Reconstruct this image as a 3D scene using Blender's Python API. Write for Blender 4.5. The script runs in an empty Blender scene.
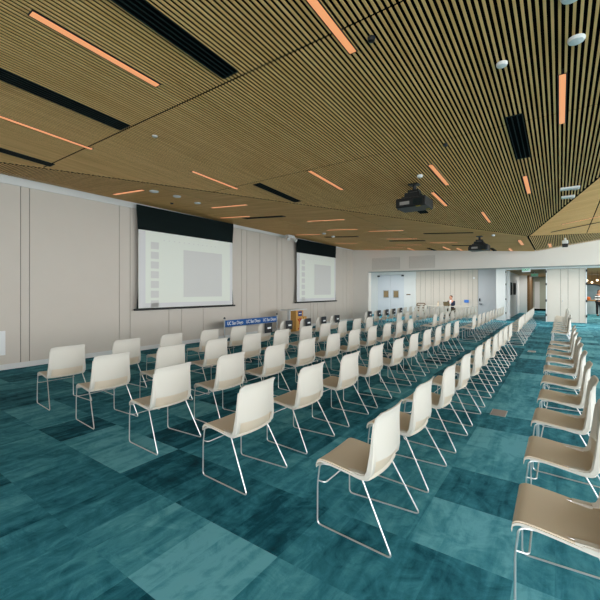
import bpy, bmesh, math, random
from mathutils import Vector, Matrix
random.seed(7)
C = bpy.context.scene.collection
SC = bpy.context.scene

# ------------------------------------------------------------------ camera, light, exposure
cam_d = bpy.data.cameras.new('camera')
cam = bpy.data.objects.new('camera', cam_d); C.objects.link(cam)
cam.location = (0, 0, 1.6)
cam.rotation_euler = (math.pi/2, 0, 0.6141)
cam_d.sensor_width = 36; cam_d.lens = 368.83/600*36
cam_d.shift_y = -9.14/600; cam_d.clip_start = .05; cam_d.clip_end = 200
SC.camera = cam

world = bpy.data.worlds.new('sky'); SC.world = world; world.use_nodes = True
wn = world.node_tree
bg = wn.nodes['Background']
bg.inputs['Color'].default_value = (.90, .96, 1.0, 1)
bg.inputs['Strength'].default_value = 3.0

def area(name, loc, rot, sx, sy, power, col=(1, 1, 1)):
    d = bpy.data.lights.new(name, 'AREA'); d.shape = 'RECTANGLE'; d.size = sx; d.size_y = sy
    d.energy = power; d.color = col
    o = bpy.data.objects.new(name, d); C.objects.link(o); o.location = loc; o.rotation_euler = rot
    return o
# daylight entering through the window walls (right side and behind the camera)
area('window_daylight_right', (7.3, 1, 2.3), (0, math.radians(68), 0), 3.6, 11, 300, (.96, .98, 1))
area('window_daylight_right', (7.3, 12, 2.3), (0, math.radians(68), 0), 3.6, 11, 700, (.96, .98, 1))
area('window_daylight_back', (2.7, -4.7, 2.2), (math.radians(72), 0, 0), 9, 3.4, 350, (.96, .98, 1))
# unseen fill lights added under the recess, corridor and lounge ceilings
area('recess_fill', (-6.5, 21, 2.96), (0, 0, 0), 7, 1.2, 190, (1, .97, .93))
area('recess_fill', (2.0, 21, 2.96), (0, 0, 0), 7, 1.2, 150, (1, .98, .95))
area('corridor_fill', (-1.0, 31.8, 2.66), (0, 0, 0), 1.2, 5, 110, (1, .97, .92))
area('lounge_fill', (4.5, 29.5, 2.86), (0, 0, 0), 5, 9, 480, (1, .92, .80))

SC.view_settings.view_transform = 'Standard'; SC.view_settings.look = 'None'
SC.view_settings.gamma = 1; SC.view_settings.use_curve_mapping = False
SC.view_settings.exposure = 0.0

# ------------------------------------------------------------------ materials
def srgb(r, g, b):
    f = lambda x: (x/255/12.92) if x/255 <= .04045 else ((x/255+.055)/1.055)**2.4
    return (f(r), f(g), f(b), 1)
def mat(name, col, rough=.6, metal=0, spec=.4, emit=None, es=1, noise=0, nscale=40):
    m = bpy.data.materials.new(name); m.use_nodes = True
    n = m.node_tree; b = n.nodes['Principled BSDF']
    b.inputs['Base Color'].default_value = col; b.inputs['Roughness'].default_value = rough
    b.inputs['Metallic'].default_value = metal; b.inputs['Specular IOR Level'].default_value = spec
    if noise:
        tc = n.nodes.new('ShaderNodeTexCoord'); t = n.nodes.new('ShaderNodeTexNoise')
        t.inputs['Scale'].default_value = nscale; t.inputs['Detail'].default_value = 4
        n.links.new(tc.outputs['Object'], t.inputs['Vector'])
        r = n.nodes.new('ShaderNodeMapRange'); r.inputs[3].default_value = 1-noise; r.inputs[4].default_value = 1+noise
        n.links.new(t.outputs['Fac'], r.inputs[0])
        v = n.nodes.new('ShaderNodeVectorMath'); v.operation = 'SCALE'
        v.inputs[0].default_value = col[:3]; n.links.new(r.outputs[0], v.inputs['Scale'])
        n.links.new(v.outputs[0], b.inputs['Base Color'])
    if emit:
        b.inputs['Emission Color'].default_value = emit; b.inputs['Emission Strength'].default_value = es
    return m

def wood_slat(name, c1, c2, stretch):
    m = bpy.data.materials.new(name); m.use_nodes = True
    n = m.node_tree; L = n.links; b = n.nodes['Principled BSDF']
    b.inputs['Roughness'].default_value = .55; b.inputs['Specular IOR Level'].default_value = .3
    tc = n.nodes.new('ShaderNodeTexCoord'); mp = n.nodes.new('ShaderNodeMapping')
    mp.inputs['Scale'].default_value = stretch; L.new(tc.outputs['Object'], mp.inputs['Vector'])
    t = n.nodes.new('ShaderNodeTexNoise'); t.inputs['Scale'].default_value = 1; t.inputs['Detail'].default_value = 4
    L.new(mp.outputs[0], t.inputs['Vector'])
    cr = n.nodes.new('ShaderNodeValToRGB'); cr.color_ramp.elements[0].position = .32; cr.color_ramp.elements[1].position = .68
    cr.color_ramp.elements[0].color = c1; cr.color_ramp.elements[1].color = c2
    L.new(t.outputs['Fac'], cr.inputs[0]); L.new(cr.outputs[0], b.inputs['Base Color'])
    return m

def carpet_mat():
    m = bpy.data.materials.new('teal_carpet_tile'); m.use_nodes = True
    n = m.node_tree; L = n.links; b = n.nodes['Principled BSDF']
    b.inputs['Roughness'].default_value = .9; b.inputs['Specular IOR Level'].default_value = .12
    N = n.nodes.new
    tc = N('ShaderNodeTexCoord'); sp = N('ShaderNodeSeparateXYZ'); L.new(tc.outputs['Object'], sp.inputs[0])
    def math_(op, a, b_=None, c_=None):
        q = N('ShaderNodeMath'); q.operation = op
        for i, v in enumerate((a, b_, c_)):
            if v is None: continue
            if isinstance(v, (int, float)): q.inputs[i].default_value = v
            else: L.new(v, q.inputs[i])
        return q.outputs[0]
    tx = math_('DIVIDE', math_('ADD', sp.outputs[0], .80+59*2), .588)
    ty = math_('DIVIDE', math_('ADD', sp.outputs[1], -1.13+60.5), .605)
    ix = math_('FLOOR', tx); iy = math_('FLOOR', ty)
    def white(px, py, off):
        cb = N('ShaderNodeCombineXYZ'); L.new(px, cb.inputs[0]); L.new(py, cb.inputs[1]); cb.inputs[2].default_value = off
        w = N('ShaderNodeTexWhiteNoise'); w.noise_dimensions = '3D'; L.new(cb.outputs[0], w.inputs['Vector']); return w
    w1 = white(ix, iy, 3.3)
    at = N('ShaderNodeAttribute'); at.attribute_name = 'tone'; tone = at.outputs['Fac']
    # streaks along Y, different in every tile
    off = N('ShaderNodeVectorMath'); off.operation = 'SCALE'; L.new(w1.outputs[1], off.inputs[0]); off.inputs['Scale'].default_value = 30
    add = N('ShaderNodeVectorMath'); add.operation = 'ADD'; L.new(tc.outputs['Object'], add.inputs[0]); L.new(off.outputs[0], add.inputs[1])
    mp = N('ShaderNodeMapping'); mp.inputs['Scale'].default_value = (8.5, 1.5, 1); L.new(add.outputs[0], mp.inputs['Vector'])
    st = N('ShaderNodeTexNoise'); st.inputs['Scale'].default_value = 1; st.inputs['Detail'].default_value = 5; st.inputs['Roughness'].default_value = .6
    st.inputs['Distortion'].default_value = .5; L.new(mp.outputs[0], st.inputs['Vector'])
    cl = N('ShaderNodeTexNoise'); cl.inputs['Scale'].default_value = 4.6; cl.inputs['Detail'].default_value = 8; cl.inputs['Distortion'].default_value = 1.4
    cl.inputs['Roughness'].default_value = .68; L.new(add.outputs[0], cl.inputs['Vector'])
    fi = N('ShaderNodeTexNoise'); fi.inputs['Scale'].default_value = 160; fi.inputs['Detail'].default_value = 2; L.new(tc.outputs['Object'], fi.inputs['Vector'])
    s = math_('ADD', math_('MULTIPLY', tone, .62), math_('MULTIPLY', st.outputs['Fac'], .85))
    s = math_('ADD', s, math_('MULTIPLY', cl.outputs['Fac'], .80))
    s = math_('ADD', s, math_('MULTIPLY', fi.outputs['Fac'], .14))
    s = math_('SUBTRACT', s, .585)
    cr = N('ShaderNodeValToRGB'); e = cr.color_ramp.elements
    e[0].position = .10; e[0].color = (.0016, .028, .042, 1)
    e[1].position = .92; e[1].color = (.135, .40, .47, 1)
    x = e.new(.32); x.color = (.0045, .072, .102, 1)
    x = e.new(.58); x.color = (.032, .192, .248, 1)
    x = e.new(.75); x.color = (.07, .285, .345, 1)
    L.new(s, cr.inputs[0]); L.new(cr.outputs[0], b.inputs['Base Color'])
    return m

M = dict(
    carpet=carpet_mat(),
    slat=wood_slat('slat_oak', srgb(216, 169, 104), srgb(238, 194, 130), (22, .9, 4)),
    slatx=wood_slat('slat_oak_cross', srgb(216, 169, 104), srgb(238, 194, 130), (.9, 22, 4)),
    black=mat('acoustic_black', (.002, .003, .003, 1), .95, spec=.05),
    panel=mat('wall_fabric_panel', srgb(213, 204, 193), .85, spec=.15, noise=.02, nscale=3),
    joint=mat('panel_joint', srgb(140, 132, 124), .9),
    white=mat('white_paint', srgb(226, 226, 224), .6, spec=.3),
    soffit=mat('soffit_paint', srgb(236, 231, 223), .7, spec=.25),
    track=mat('grey_track', srgb(150, 158, 154), .5),
    vent=mat('vent_face', srgb(212, 207, 198), .7),
    door=mat('door_grey', srgb(196, 198, 202), .45),
    doorw=mat('door_white', srgb(214, 217, 222), .45),
    dark=mat('dark_plastic', (.012, .013, .014, 1), .4),
    grille=mat('grille_black', (.003, .012, .012, 1), .6, spec=.2),
    screenblack=mat('screen_mask_black', (.004, .010, .010, 1), .75, spec=.15),
    lamp=mat('amber_diffuser', srgb(200, 140, 95), .5, emit=(1.0, .39, .17, 1), es=.72),
    chrome=mat('chrome', (.74, .73, .72, 1), .32, .75),
    steel=mat('brushed_steel', (.5, .5, .5, 1), .35, 1),
    cream=mat('cream_plastic', srgb(216, 210, 199), .45, spec=.35),
    seat=mat('beige_seat_plastic', srgb(217, 201, 179), .42, spec=.4),
    lowplate=mat('floor_plate', srgb(150, 140, 135), .5),
    blue=mat('banner_blue', srgb(30, 96, 170), .6),
    navy=mat('navy_sign', srgb(20, 50, 120), .5),
    charcoal=mat('charcoal_card', srgb(38, 44, 50), .6),
    paper=mat('white_paper', srgb(240, 240, 240), .7),
    podium=mat('podium_wood', srgb(214, 160, 84), .5, noise=.12, nscale=8),
    red=mat('red_print', srgb(196, 40, 30), .6),
    tan=mat('tan_wood', srgb(176, 134, 84), .6, noise=.1, nscale=4),
    brown=mat('brown_wood', srgb(104, 76, 40), .55, noise=.15, nscale=6),
    olive=mat('olive_lid', srgb(112, 98, 70), .5),
    skin=mat('skin', srgb(202, 148, 122), .55),
    hair=mat('hair_brown', srgb(92, 56, 40), .8),
    suit=mat('navy_jacket', srgb(20, 32, 58), .8),
    shirt=mat('white_shirt', srgb(228, 230, 236), .8),
    trousers=mat('khaki_trousers', srgb(92, 80, 56), .8),
    exitg=mat('exit_green', srgb(30, 150, 90), .5, emit=(.05, .5, .25, 1), es=.5),
    sage=mat('sage_wall', srgb(176, 180, 164), .7),
    glass=None,
)
def glass_mat():
    m = bpy.data.materials.new('window_glass'); m.use_nodes = True
    n = m.node_tree; n.nodes.clear()
    o = n.nodes.new('ShaderNodeOutputMaterial'); t = n.nodes.new('ShaderNodeBsdfTransparent'); g = n.nodes.new('ShaderNodeBsdfGlossy')
    g.inputs['Roughness'].default_value = .02; x = n.nodes.new('ShaderNodeMixShader'); x.inputs[0].default_value = .06
    n.links.new(t.outputs[0], x.inputs[1]); n.links.new(g.outputs[0], x.inputs[2]); n.links.new(x.outputs[0], o.inputs[0])
    return m
M['glass'] = glass_mat()

# ------------------------------------------------------------------ mesh helpers
def link(name, me, m, parent=None):
    o = bpy.data.objects.new(name, me); C.objects.link(o)
    for k in (m if isinstance(m, (list, tuple)) else [m]): me.materials.append(k)
    if parent: o.parent = parent
    return o
def obj(name, bm, m, parent=None, smooth=False):
    bmesh.ops.recalc_face_normals(bm, faces=bm.faces)
    me = bpy.data.meshes.new(name); bm.to_mesh(me); bm.free()
    if smooth:
        for p in me.polygons: p.use_smooth = True
        try: me.set_sharp_from_angle(angle=math.radians(40))
        except Exception: pass
    return link(name, me, m, parent)
def box(bm, x0, x1, y0, y1, z0, z1, mi=0, mtx=None):
    vs = [bm.verts.new((x, y, z)) for x in (x0, x1) for y in (y0, y1) for z in (z0, z1)]
    if mtx is not None:
        for v in vs: v.co = mtx @ v.co
    for f in ((0,1,3,2), (4,6,7,5), (0,4,5,1), (2,3,7,6), (0,2,6,4), (1,5,7,3)):
        bm.faces.new([vs[i] for i in f]).material_index = mi
    return vs
def hexa(bm, pts, mi=0):            # 4 bottom points, 4 top points (same order)
    vs = [bm.verts.new(p) for p in pts]
    for f in ((0,1,2,3), (4,5,6,7), (0,1,5,4), (1,2,6,5), (2,3,7,6), (3,0,4,7)):
        bm.faces.new([vs[i] for i in f]).material_index = mi
def B(*a):
    bm = bmesh.new(); box(bm, *a); return bm
def bevel(bm, w, seg=2):
    bmesh.ops.bevel(bm, geom=list(bm.edges), offset=w, segments=seg, affect='EDGES', profile=.5); return bm
def fillet(pts, r, seg=5):
    out = [Vector(pts[0])]
    for i in range(1, len(pts)-1):
        p, a, b = Vector(pts[i]), Vector(pts[i-1]), Vector(pts[i+1])
        da, db = (a-p), (b-p); rr = min(r, da.length*.45, db.length*.45)
        s, e = p+da.normalized()*rr, p+db.normalized()*rr
        for k in range(seg+1):
            t = k/seg; out.append((1-t)**2*s+2*t*(1-t)*p+t*t*e)
    out.append(Vector(pts[-1])); return out
def tube(bm, pts, r, n=8, mi=0):
    pts = [Vector(p) for p in pts]; up = None; rings = []
    for i, p in enumerate(pts):
        d = (pts[min(i+1, len(pts)-1)]-pts[max(i-1, 0)]).normalized()
        if up is None:
            up = Vector((0, 0, 1)) if abs(d.z) < .9 else Vector((1, 0, 0))
        u = (up-d*up.dot(d)).normalized(); up = u; w = d.cross(u)
        rr = r[i] if isinstance(r, (list, tuple)) else r
        rings.append([bm.verts.new(p+rr*(math.cos(2*math.pi*k/n)*u+math.sin(2*math.pi*k/n)*w)) for k in range(n)])
    for a, b in zip(rings, rings[1:]):
        for k in range(n):
            bm.faces.new((a[k], a[(k+1) % n], b[(k+1) % n], b[k])).material_index = mi
    bm.faces.new(rings[0]).material_index = mi; bm.faces.new(rings[-1]).material_index = mi
def lathe(bm, prof, n=24, c=(0, 0, 0)):
    rings = []
    for r, z in prof:
        rings.append([bm.verts.new((c[0]+r*math.cos(2*math.pi*k/n), c[1]+r*math.sin(2*math.pi*k/n), c[2]+z)) for k in range(n)])
    for a, b in zip(rings, rings[1:]):
        for k in range(n): bm.faces.new((a[k], a[(k+1) % n], b[(k+1) % n], b[k]))
    bm.faces.new(rings[0]); bm.faces.new(rings[-1])
def sheet(bm, nu, nv, fn, th):      # closed slab from a surface function; th = thickness vector function
    A = [[bm.verts.new(fn(i/nu, j/nv)) for j in range(nv+1)] for i in range(nu+1)]
    Bk = [[bm.verts.new(Vector(fn(i/nu, j/nv))+Vector(th(i/nu, j/nv))) for j in range(nv+1)] for i in range(nu+1)]
    for i in range(nu):
        for j in range(nv):
            bm.faces.new((A[i][j], A[i+1][j], A[i+1][j+1], A[i][j+1]))
            bm.faces.new((Bk[i][j], Bk[i][j+1], Bk[i+1][j+1], Bk[i+1][j]))
    for i in range(nu):
        bm.faces.new((A[i][0], Bk[i][0], Bk[i+1][0], A[i+1][0])); bm.faces.new((A[i][nv], A[i+1][nv], Bk[i+1][nv], Bk[i][nv]))
    for j in range(nv):
        bm.faces.new((A[0][j], A[0][j+1], Bk[0][j+1], Bk[0][j])); bm.faces.new((A[nu][j], Bk[nu][j], Bk[nu][j+1], A[nu][j+1]))
def thing(name, label, cat, loc=(0, 0, 0), rz=0, group=None):
    o = bpy.data.objects.new(name, None); C.objects.link(o); o.empty_display_size = .1
    o.location = loc; o.rotation_euler = (0, 0, rz); o['label'] = label; o['category'] = cat
    if group: o['group'] = group
    return o
def tag(o, label, cat, group=None):
    o['label'] = label; o['category'] = cat
    if group: o['group'] = group
    return o
def struct(name, bm, m, parent=None, smooth=False):
    o = obj(name, bm, m, parent, smooth)
    if parent is None: o['kind'] = 'structure'
    return o
def copy_tree(o, parent=None):
    c = o.copy(); C.objects.link(c)
    if parent is not None: c.parent = parent
    for ch in list(o.children): copy_tree(ch, c)
    return c
def text_part(s, size, mtx, m, parent, name='lettering', extrude=.002):
    cu = bpy.data.curves.new(name, 'FONT'); cu.body = s; cu.size = size; cu.align_x = 'CENTER'; cu.align_y = 'CENTER'; cu.extrude = extrude; cu.offset = .003 if size > .1 else 0
    t = bpy.data.objects.new(name, cu); C.objects.link(t)
    bpy.context.view_layer.update()
    me = bpy.data.meshes.new_from_object(t.evaluated_get(bpy.context.evaluated_depsgraph_get()))
    bpy.data.objects.remove(t); me.transform(mtx); me.materials.clear()
    return link(name, me, m, parent)

# ------------------------------------------------------------------ the room
XL, YF = -9.2, 18.0                    # screen wall, soffit face
f1 = lambda x, y: 4.0-.055*y
f2 = lambda x, y: 3.3260-.07*x-.0085*y
f3 = lambda x, y: 3.5898+.15733*x-.014593*y
f4 = lambda x, y: 3.5001+.151*x-.0083*y
VX, VY = -.8, 13.29                    # where the four ceiling planes meet
K1, K3, K4 = 1.505, -5.21/1.36, 1.354  # slopes dy/dx of the seams
XR, YB, YE = 7.5, -5.0, 39.0

TONES = {(0,0):.55,(1,0):.98,(2,0):.62,(3,0):.35,(4,0):.33,(5,0):.5,(6,0):.52,(7,0):.45,(2,-1):.45,(3,-1):.35,(1,-1):.18,(0,-1):.4,
 (0,1):.4,(1,1):.18,(2,1):.28,(3,1):.12,(4,1):.88,(5,1):.75,(6,1):.05,(7,1):.68,(8,1):.78,(9,1):.3,(10,1):.2,(-1,1):.4,
 (0,2):.55,(1,2):.48,(2,2):.5,(3,2):.48,(4,2):.05,(5,2):.5,(6,2):.55,(7,2):.4,(8,2):.3,(9,2):.6,(-1,2):.78,(-1,3):.3,(-1,4):.7,(-1,5):.9,
 (-1,6):.4,(-1,7):.85,(-1,8):.7,(0,3):.6,(0,4):.6,(0,5):.5,(1,3):.75,(1,4):.4,(2,3):.28,(3,3):.6,(-2,2):.5,(-2,3):.6,(-2,4):.55}  # aisle tiles raised to carry daylight from the right windows
def carpet_floor(x0, x1, y0, y1):          # one face per carpet tile, own dye tone plus daylight painted in at right
    rnd = random.Random(11)
    xs = sorted({x0, x1} | {-.80-.588*i for i in range(-30, 30) if x0 < -.80-.588*i < x1})
    ys = sorted({y0, y1} | {1.13+.605*j for j in range(-15, 80) if y0 < 1.13+.605*j < y1})
    bm = bmesh.new(); V_ = [[bm.verts.new((x, y, 0)) for y in ys] for x in xs]; tones = []
    for i in range(len(xs)-1):
        for j in range(len(ys)-1):
            bm.faces.new((V_[i][j], V_[i+1][j], V_[i+1][j+1], V_[i][j+1]))
            key = (math.floor((-.80-(xs[i]+xs[i+1])/2)/.588), math.floor(((ys[j]+ys[j+1])/2-1.13)/.605))
            v = rnd.random(); v = .10+.76*v+(.12 if key[0] < 0 else 0)  # right-hand tiles painted lighter for the window daylight
            tones.append(TONES.get(key, v))
    n = len(tones)
    box(bm, x0, x1, y0, y1, -.1, -.002)
    o = obj('floor', bm, M['carpet']); o['kind'] = 'structure'
    at = o.data.attributes.new('tone', 'FLOAT', 'FACE')
    for k in range(len(o.data.polygons)): at.data[k].value = tones[k] if k < n else .5
carpet_floor(-12, XR+.3, YB-.3, YE)

def slat_field(name, fz, lines, along, wood, w=.021, d=.0095, joints=()):
    """lines: (c, a, b) = slat centre and its two ends; along 'y' or 'x'."""
    bm = bmesh.new()
    for c, a, b in lines:
        cuts = [a]+[j for j in joints if a+.05 < j < b-.05]+[b]
        for s, e in zip(cuts, cuts[1:]):
            s += .013; e -= .013
            if e-s < .02: continue
            if along == 'y': q = [(c-w/2, s), (c+w/2, s), (c+w/2, e), (c-w/2, e)]
            else: q = [(s, c-w/2), (e, c-w/2), (e, c+w/2), (s, c+w/2)]
            hexa(bm, [(x, y, fz(x, y)) for x, y in q]+[(x, y, fz(x, y)+d) for x, y in q])
    return bm
def backing(bm, poly, fz, h=.05, t=.03):
    lo = [bm.verts.new((x, y, fz(x, y)+h)) for x, y in poly]; hi = [bm.verts.new((x, y, fz(x, y)+h+t)) for x, y in poly]
    n = len(poly)
    fs = [bm.faces.new(lo), bm.faces.new(hi)]+[bm.faces.new((lo[i], lo[(i+1) % n], hi[(i+1) % n], hi[i])) for i in range(n)]
    for f in fs: f.material_index = 1
P = .048
gap = .03
XE = VX+(YB-VY)/K3                     # where the right seam reaches the back wall
YLl = VY+K1*(XL-VX)
# main plane, slats along the room
ls = []
x = XL+.03
while x < XE:
    b = VY+K1*(x-VX) if x < VX else VY+K3*(x-VX)
    ls.append((x, YB, b-gap)); x += P
bm = slat_field('ceiling', f1, ls, 'y', None, joints=[-2.3, .25, 2.80, 5.35, 7.9, 10.45])
backing(bm, [(XL, YB), (XE, YB), (VX, VY), (XL, YLl)], f1)
struct('ceiling', bm, [M['slat'], M['black']])
# plane along the screen wall, slats across the room
ls = []; y = YLl+.1
while y < YF:
    b = VX+(y-VY)/K1 if y < VY else VX
    ls.append((y, XL, b-gap)); y += P
bm = slat_field('ceiling', f2, ls, 'x', None, joints=[-6.9, -4.4])
backing(bm, [(XL, YLl), (VX, VY), (VX, YF), (XL, YF)], f2)
struct('ceiling', bm, [M['slatx'], M['black']])
# right-hand plane
ls = []; y = YB+.03
while y < YF:
    a = VX+(y-VY)/K3 if y < VY else VX+(y-VY)/K4
    ls.append((y, a+gap, XR)); y += P
bm = slat_field('ceiling', f3, ls, 'x', None, joints=[.71, 3.2, 5.7])
backing(bm, [(XE, YB), (XR, YB), (XR, YF), (VX+(YF-VY)/K4, YF), (VX, VY)], f3)
struct('ceiling', bm, [M['slatx'], M['black']])
# small triangle against the soffit
ls = []; x = VX+.03
while x < VX+(YF-VY)/K4:
    ls.append((x, VY+K4*(x-VX)+gap, YF)); x += P
bm = slat_field('ceiling', f4, ls, 'y', None)
backing(bm, [(VX, VY), (VX+(YF-VY)/K4, YF), (VX, YF)], f4)
struct('ceiling', bm, [M['slat'], M['black']])

# screen wall: fabric panels with open joints
def panel_wall(name, fixed, axis, edges, z0, z1, face, th, mats, jw=.014, depth=.02):
    bm = bmesh.new()
    for a, b in zip(edges, edges[1:]):
        a2, b2 = a+jw/2, b-jw/2
        if axis == 'y': box(bm, *sorted((fixed, fixed-face*depth)), a2, b2, z0, z1, 0)
        else: box(bm, a2, b2, *sorted((fixed, fixed-face*depth)), z0, z1, 0)
    q = sorted((fixed-face*depth, fixed-face*th))
    if axis == 'y': box(bm, *q, edges[0], edges[-1], z0, z1, 1)
    else: box(bm, edges[0], edges[-1], *q, z0, z1, 1)
    return struct(name, bm, mats)
yj = [-5, -3.2, -1.2, .8, 2.93, 3.09, 5.04, 5.33, 6.50, 6.94, 7.75, 9.46, 9.73, 10.44, 11.46, 11.78, 12.9, 13.87, 14.12, 14.46, 15.13, 16.1, 16.92, 17.3, 17.7, 18.0]
panel_wall('wall_left', XL, 'y', yj, 0, 3.78, 1, .2, [M['panel'], M['joint']])
bm = bmesh.new()
c0, c1 = XL-.2, XL+.03
hexa(bm, [(c0, YB, 3.78), (c1, YB, 3.78), (c1, YF, 3.78), (c0, YF, 3.78), (c0, YB, 4.35), (c1, YB, 4.35), (c1, YF, 4.35), (c0, YF, 4.35)])
struct('trim_1', bm, M['white'])
struct('baseboard_left', B(XL, XL+.014, YB, YF, 0, .11), M['white'])

# soffit beam, its column and its air vents
bm = bmesh.new(); box(bm, XL-.2, XR, YF, YF+.35, 2.60, 4.9); box(bm, XL-.2, -8.27, YF, YF+.35, 0, 2.60)
struct('wall_far', bm, M['soffit'])
struct('trim_2', B(-8.27, XR, YF+.02, YF+.33, 2.565, 2.60), M['track'])
for k, (a, b) in enumerate(((-8.06, -6.56), (-6.09, -4.85))):
    t = thing('air_vent', ('wider pale air vent in the white soffit, above the double doors', 'narrower pale air vent in the white soffit, right of the wider one')[k], 'vent', (0, 0, 0), 0, 'soffit air vents')
    fr = bmesh.new()
    for q in ((a, b, 3.28, 3.30), (a, b, 2.71, 2.73), (a, a+.02, 2.73, 3.28), (b-.02, b, 2.73, 3.28)):
        box(fr, q[0], q[1], YF-.015, YF, q[2], q[3])
    obj('frame', fr, M['vent'], t)
    lo = bmesh.new(); z = 2.74
    while z < 3.27: box(lo, a+.02, b-.02, YF-.010, YF-.001, z, z+.018); z += .028
    obj('louvre', lo, M['vent'], t)

# recess behind the soffit
YD = 23.6
struct('ceiling', B(-11.7, XR, YF+.35, YD, 3.0, 3.1), M['white'])
struct('wall_recess_left', B(-11.8, -11.6, YF-1, YD+.2, 0, 3.0), M['white'])
struct('wall_recess_front', B(-11.6, XL-.2, YF-.2, YF+.1, 0, 3.0), M['white'])
bm = bmesh.new()
box(bm, -11.6, -10.17, YD, YD+.2, 0, 3.0); box(bm, -10.17, -8.33, YD, YD+.2, 2.68, 3.0); box(bm, -8.33, -7.54, YD, YD+.2, 0, 3.0)
struct('wall_far', bm, M['white'])
struct('trim_3', B(-7.74, -7.54, YD-.06, YD, 0, 2.35), M['white'])
panel_wall('wall_far', YD, 'x', [-7.54, -7.25, -6.95, -6.6, -6.45, -6.1, -5.8, -5.45, -5.2, -4.85, -4.45, -4.2, -3.92], 0, 3.0, -1, .2, [M['panel'], M['joint']])

def leaf(name, x0, x1, h, m, window=None, hinge_right=None, y=YD):
    d = struct(name, bevel(B(x0+.006, x1-.006, y+.02, y+.07, .01, h), .004, 1), m)
    return d
struct('wall_far', B(-11.8, -2.3, YD+.2, YD+.3, 0, 3.0), M['white'])  # unseen backing added behind the doors to stop sky light leaking through
for k, (a, b) in enumerate(((-10.17, -9.25), (-9.25, -8.33))):
    d = leaf('door_%d' % (k+1), a, b, 2.66, M['doorw'])
    cx = (-9.56, -8.87)[k]
    w = obj('window_frame', bevel(B(cx-.20, cx+.20, YD-.002, YD+.018, 1.13, 1.64), .006, 1), M['steel'], d)
    obj('pane', B(cx-.15, cx+.15, YD-.008, YD-.002, 1.18, 1.59), mat('door_window_view', srgb(150, 126, 92), .25), w)
    obj('door_closer', B((a+.01, b-.16)[k], (a+.16, b-.01)[k], YD-.06, YD+.02, 2.55, 2.64), M['dark'], d)
bm = bmesh.new(); box(bm, -3.92, -2.85, YD, YD+.2, 2.84, 3.0)
struct('wall_far', bm, M['white'])
d3 = leaf('door_3', -3.92, -2.86, 2.84, M['door'], y=YD)
obj('door_handle', B(-3.85, -3.79, YD-.05, YD+.02, .99, 1.16), M['dark'], d3)
obj('lever', B(-3.85, -3.68, YD-.07, YD-.02, .82, .86), M['dark'], d3)
for z in (.55, 1.4, 2.4): obj('hinge', B(-2.90, -2.868, YD-.012, YD+.02, z, z+.1), M['steel'], d3)
# pier, header and folding wall panels of the recess
YP = 22.7
pier = struct('wall_pier', B(-2.86, -2.42, YP, YD+.2, 0, 3.0), M['white'])
bm = bmesh.new(); box(bm, -2.42, XR, YP+.15, YP+.4, 2.73, 3.0)
struct('wall_header', bm, M['white'])
for z in (2.62, 1.95, 1.15, .4): obj('hinge', B(-2.425, -2.38, YP+.02, YP+.10, z-.05, z+.05), M['dark'], pier)
PX = [-.55, .02, .33, .78, 1.03]
pt_ = panel_wall('wall_partition', YP+.30, 'x', PX, .01, 2.72, -1, .12, [M['panel'], M['joint']], depth=.03)
bm = bmesh.new(); box(bm, -.60, -.55, YP+.26, YP+.46, 0, 2.73); box(bm, 1.03, 1.08, YP+.26, YP+.46, 0, 2.73)
struct('trim_4', bm, M['white'])
for px in (-.59, 1.07):
    for z in (2.6, 1.95, 1.1, .35): obj('hinge', B(px-.03, px+.03, YP+.24, YP+.32, z-.06, z+.06), M['dark'], pt_)
obj('door_pull', bevel(B(.08, .12, YP+.27, YP+.30, 1.05, 1.13), .008), M['steel'], pt_)

# corridor and lounge beyond
struct('wall_corridor_left', B(-2.62, -2.42, YD+.2, 31.5, 0, 2.9), M['white'])
struct('ceiling', B(-2.62, .3, YP+.4, 36, 2.72, 2.82), M['tan'])
struct('wall_corridor_far', B(-2.62, .3, 35.6, 35.8, 0, 2.9), M['sage'])
struct('wall_corridor_right', B(.3, .5, YP+.45, 36, 0, 2.9), M['white'])
struct('wall_corridor_left', B(-2.42, -1.95, 31.3, 31.5, 0, 2.9), M['white'])
struct('wall_corridor_left', B(-1.95, -1.80, 31.3, 35.6, 0, 2.9), M['brown'])
struct('trim_5', B(-1.70, -1.35, 35.52, 35.6, 0, 2.35), M['white'])
struct('baseboard_far', B(-1.8, .3, 35.48, 35.52, 0, .15), M['black'])
struct('door_4', B(-2.42, -2.40, 28.6, 29.6, .01, 2.3), M['doorw'])
for y, w in ((25.15, 'nearer'), (27.3, 'farther')):
    t = thing('wall_screen', '%s of two black framed displays on the white corridor wall' % w, 'screen', (-2.42, y, 1.35), 0, 'corridor wall displays')
    obj('frame', bevel(B(0, .07, -.45, .45, 0, .75), .01, 1), M['grille'], t)
    obj('display', B(.07, .075, -.40, .40, .05, .70), mat('display_panel', (.006, .008, .010, 1), .8, spec=.1), t)

struct('ceiling', B(.5, 12, YP+.4, YE, 2.92, 3.0), M['tan'])
struct('wall_lounge', B(.5, 12, 37.8, 38, 0, 2.9), M['tan'])
struct('wall_lounge_right', B(12, 12.2, YP, YE, 0, 2.9), M['white'])
carpet_floor(XR+.3, 12.2, YP, YE)

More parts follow.
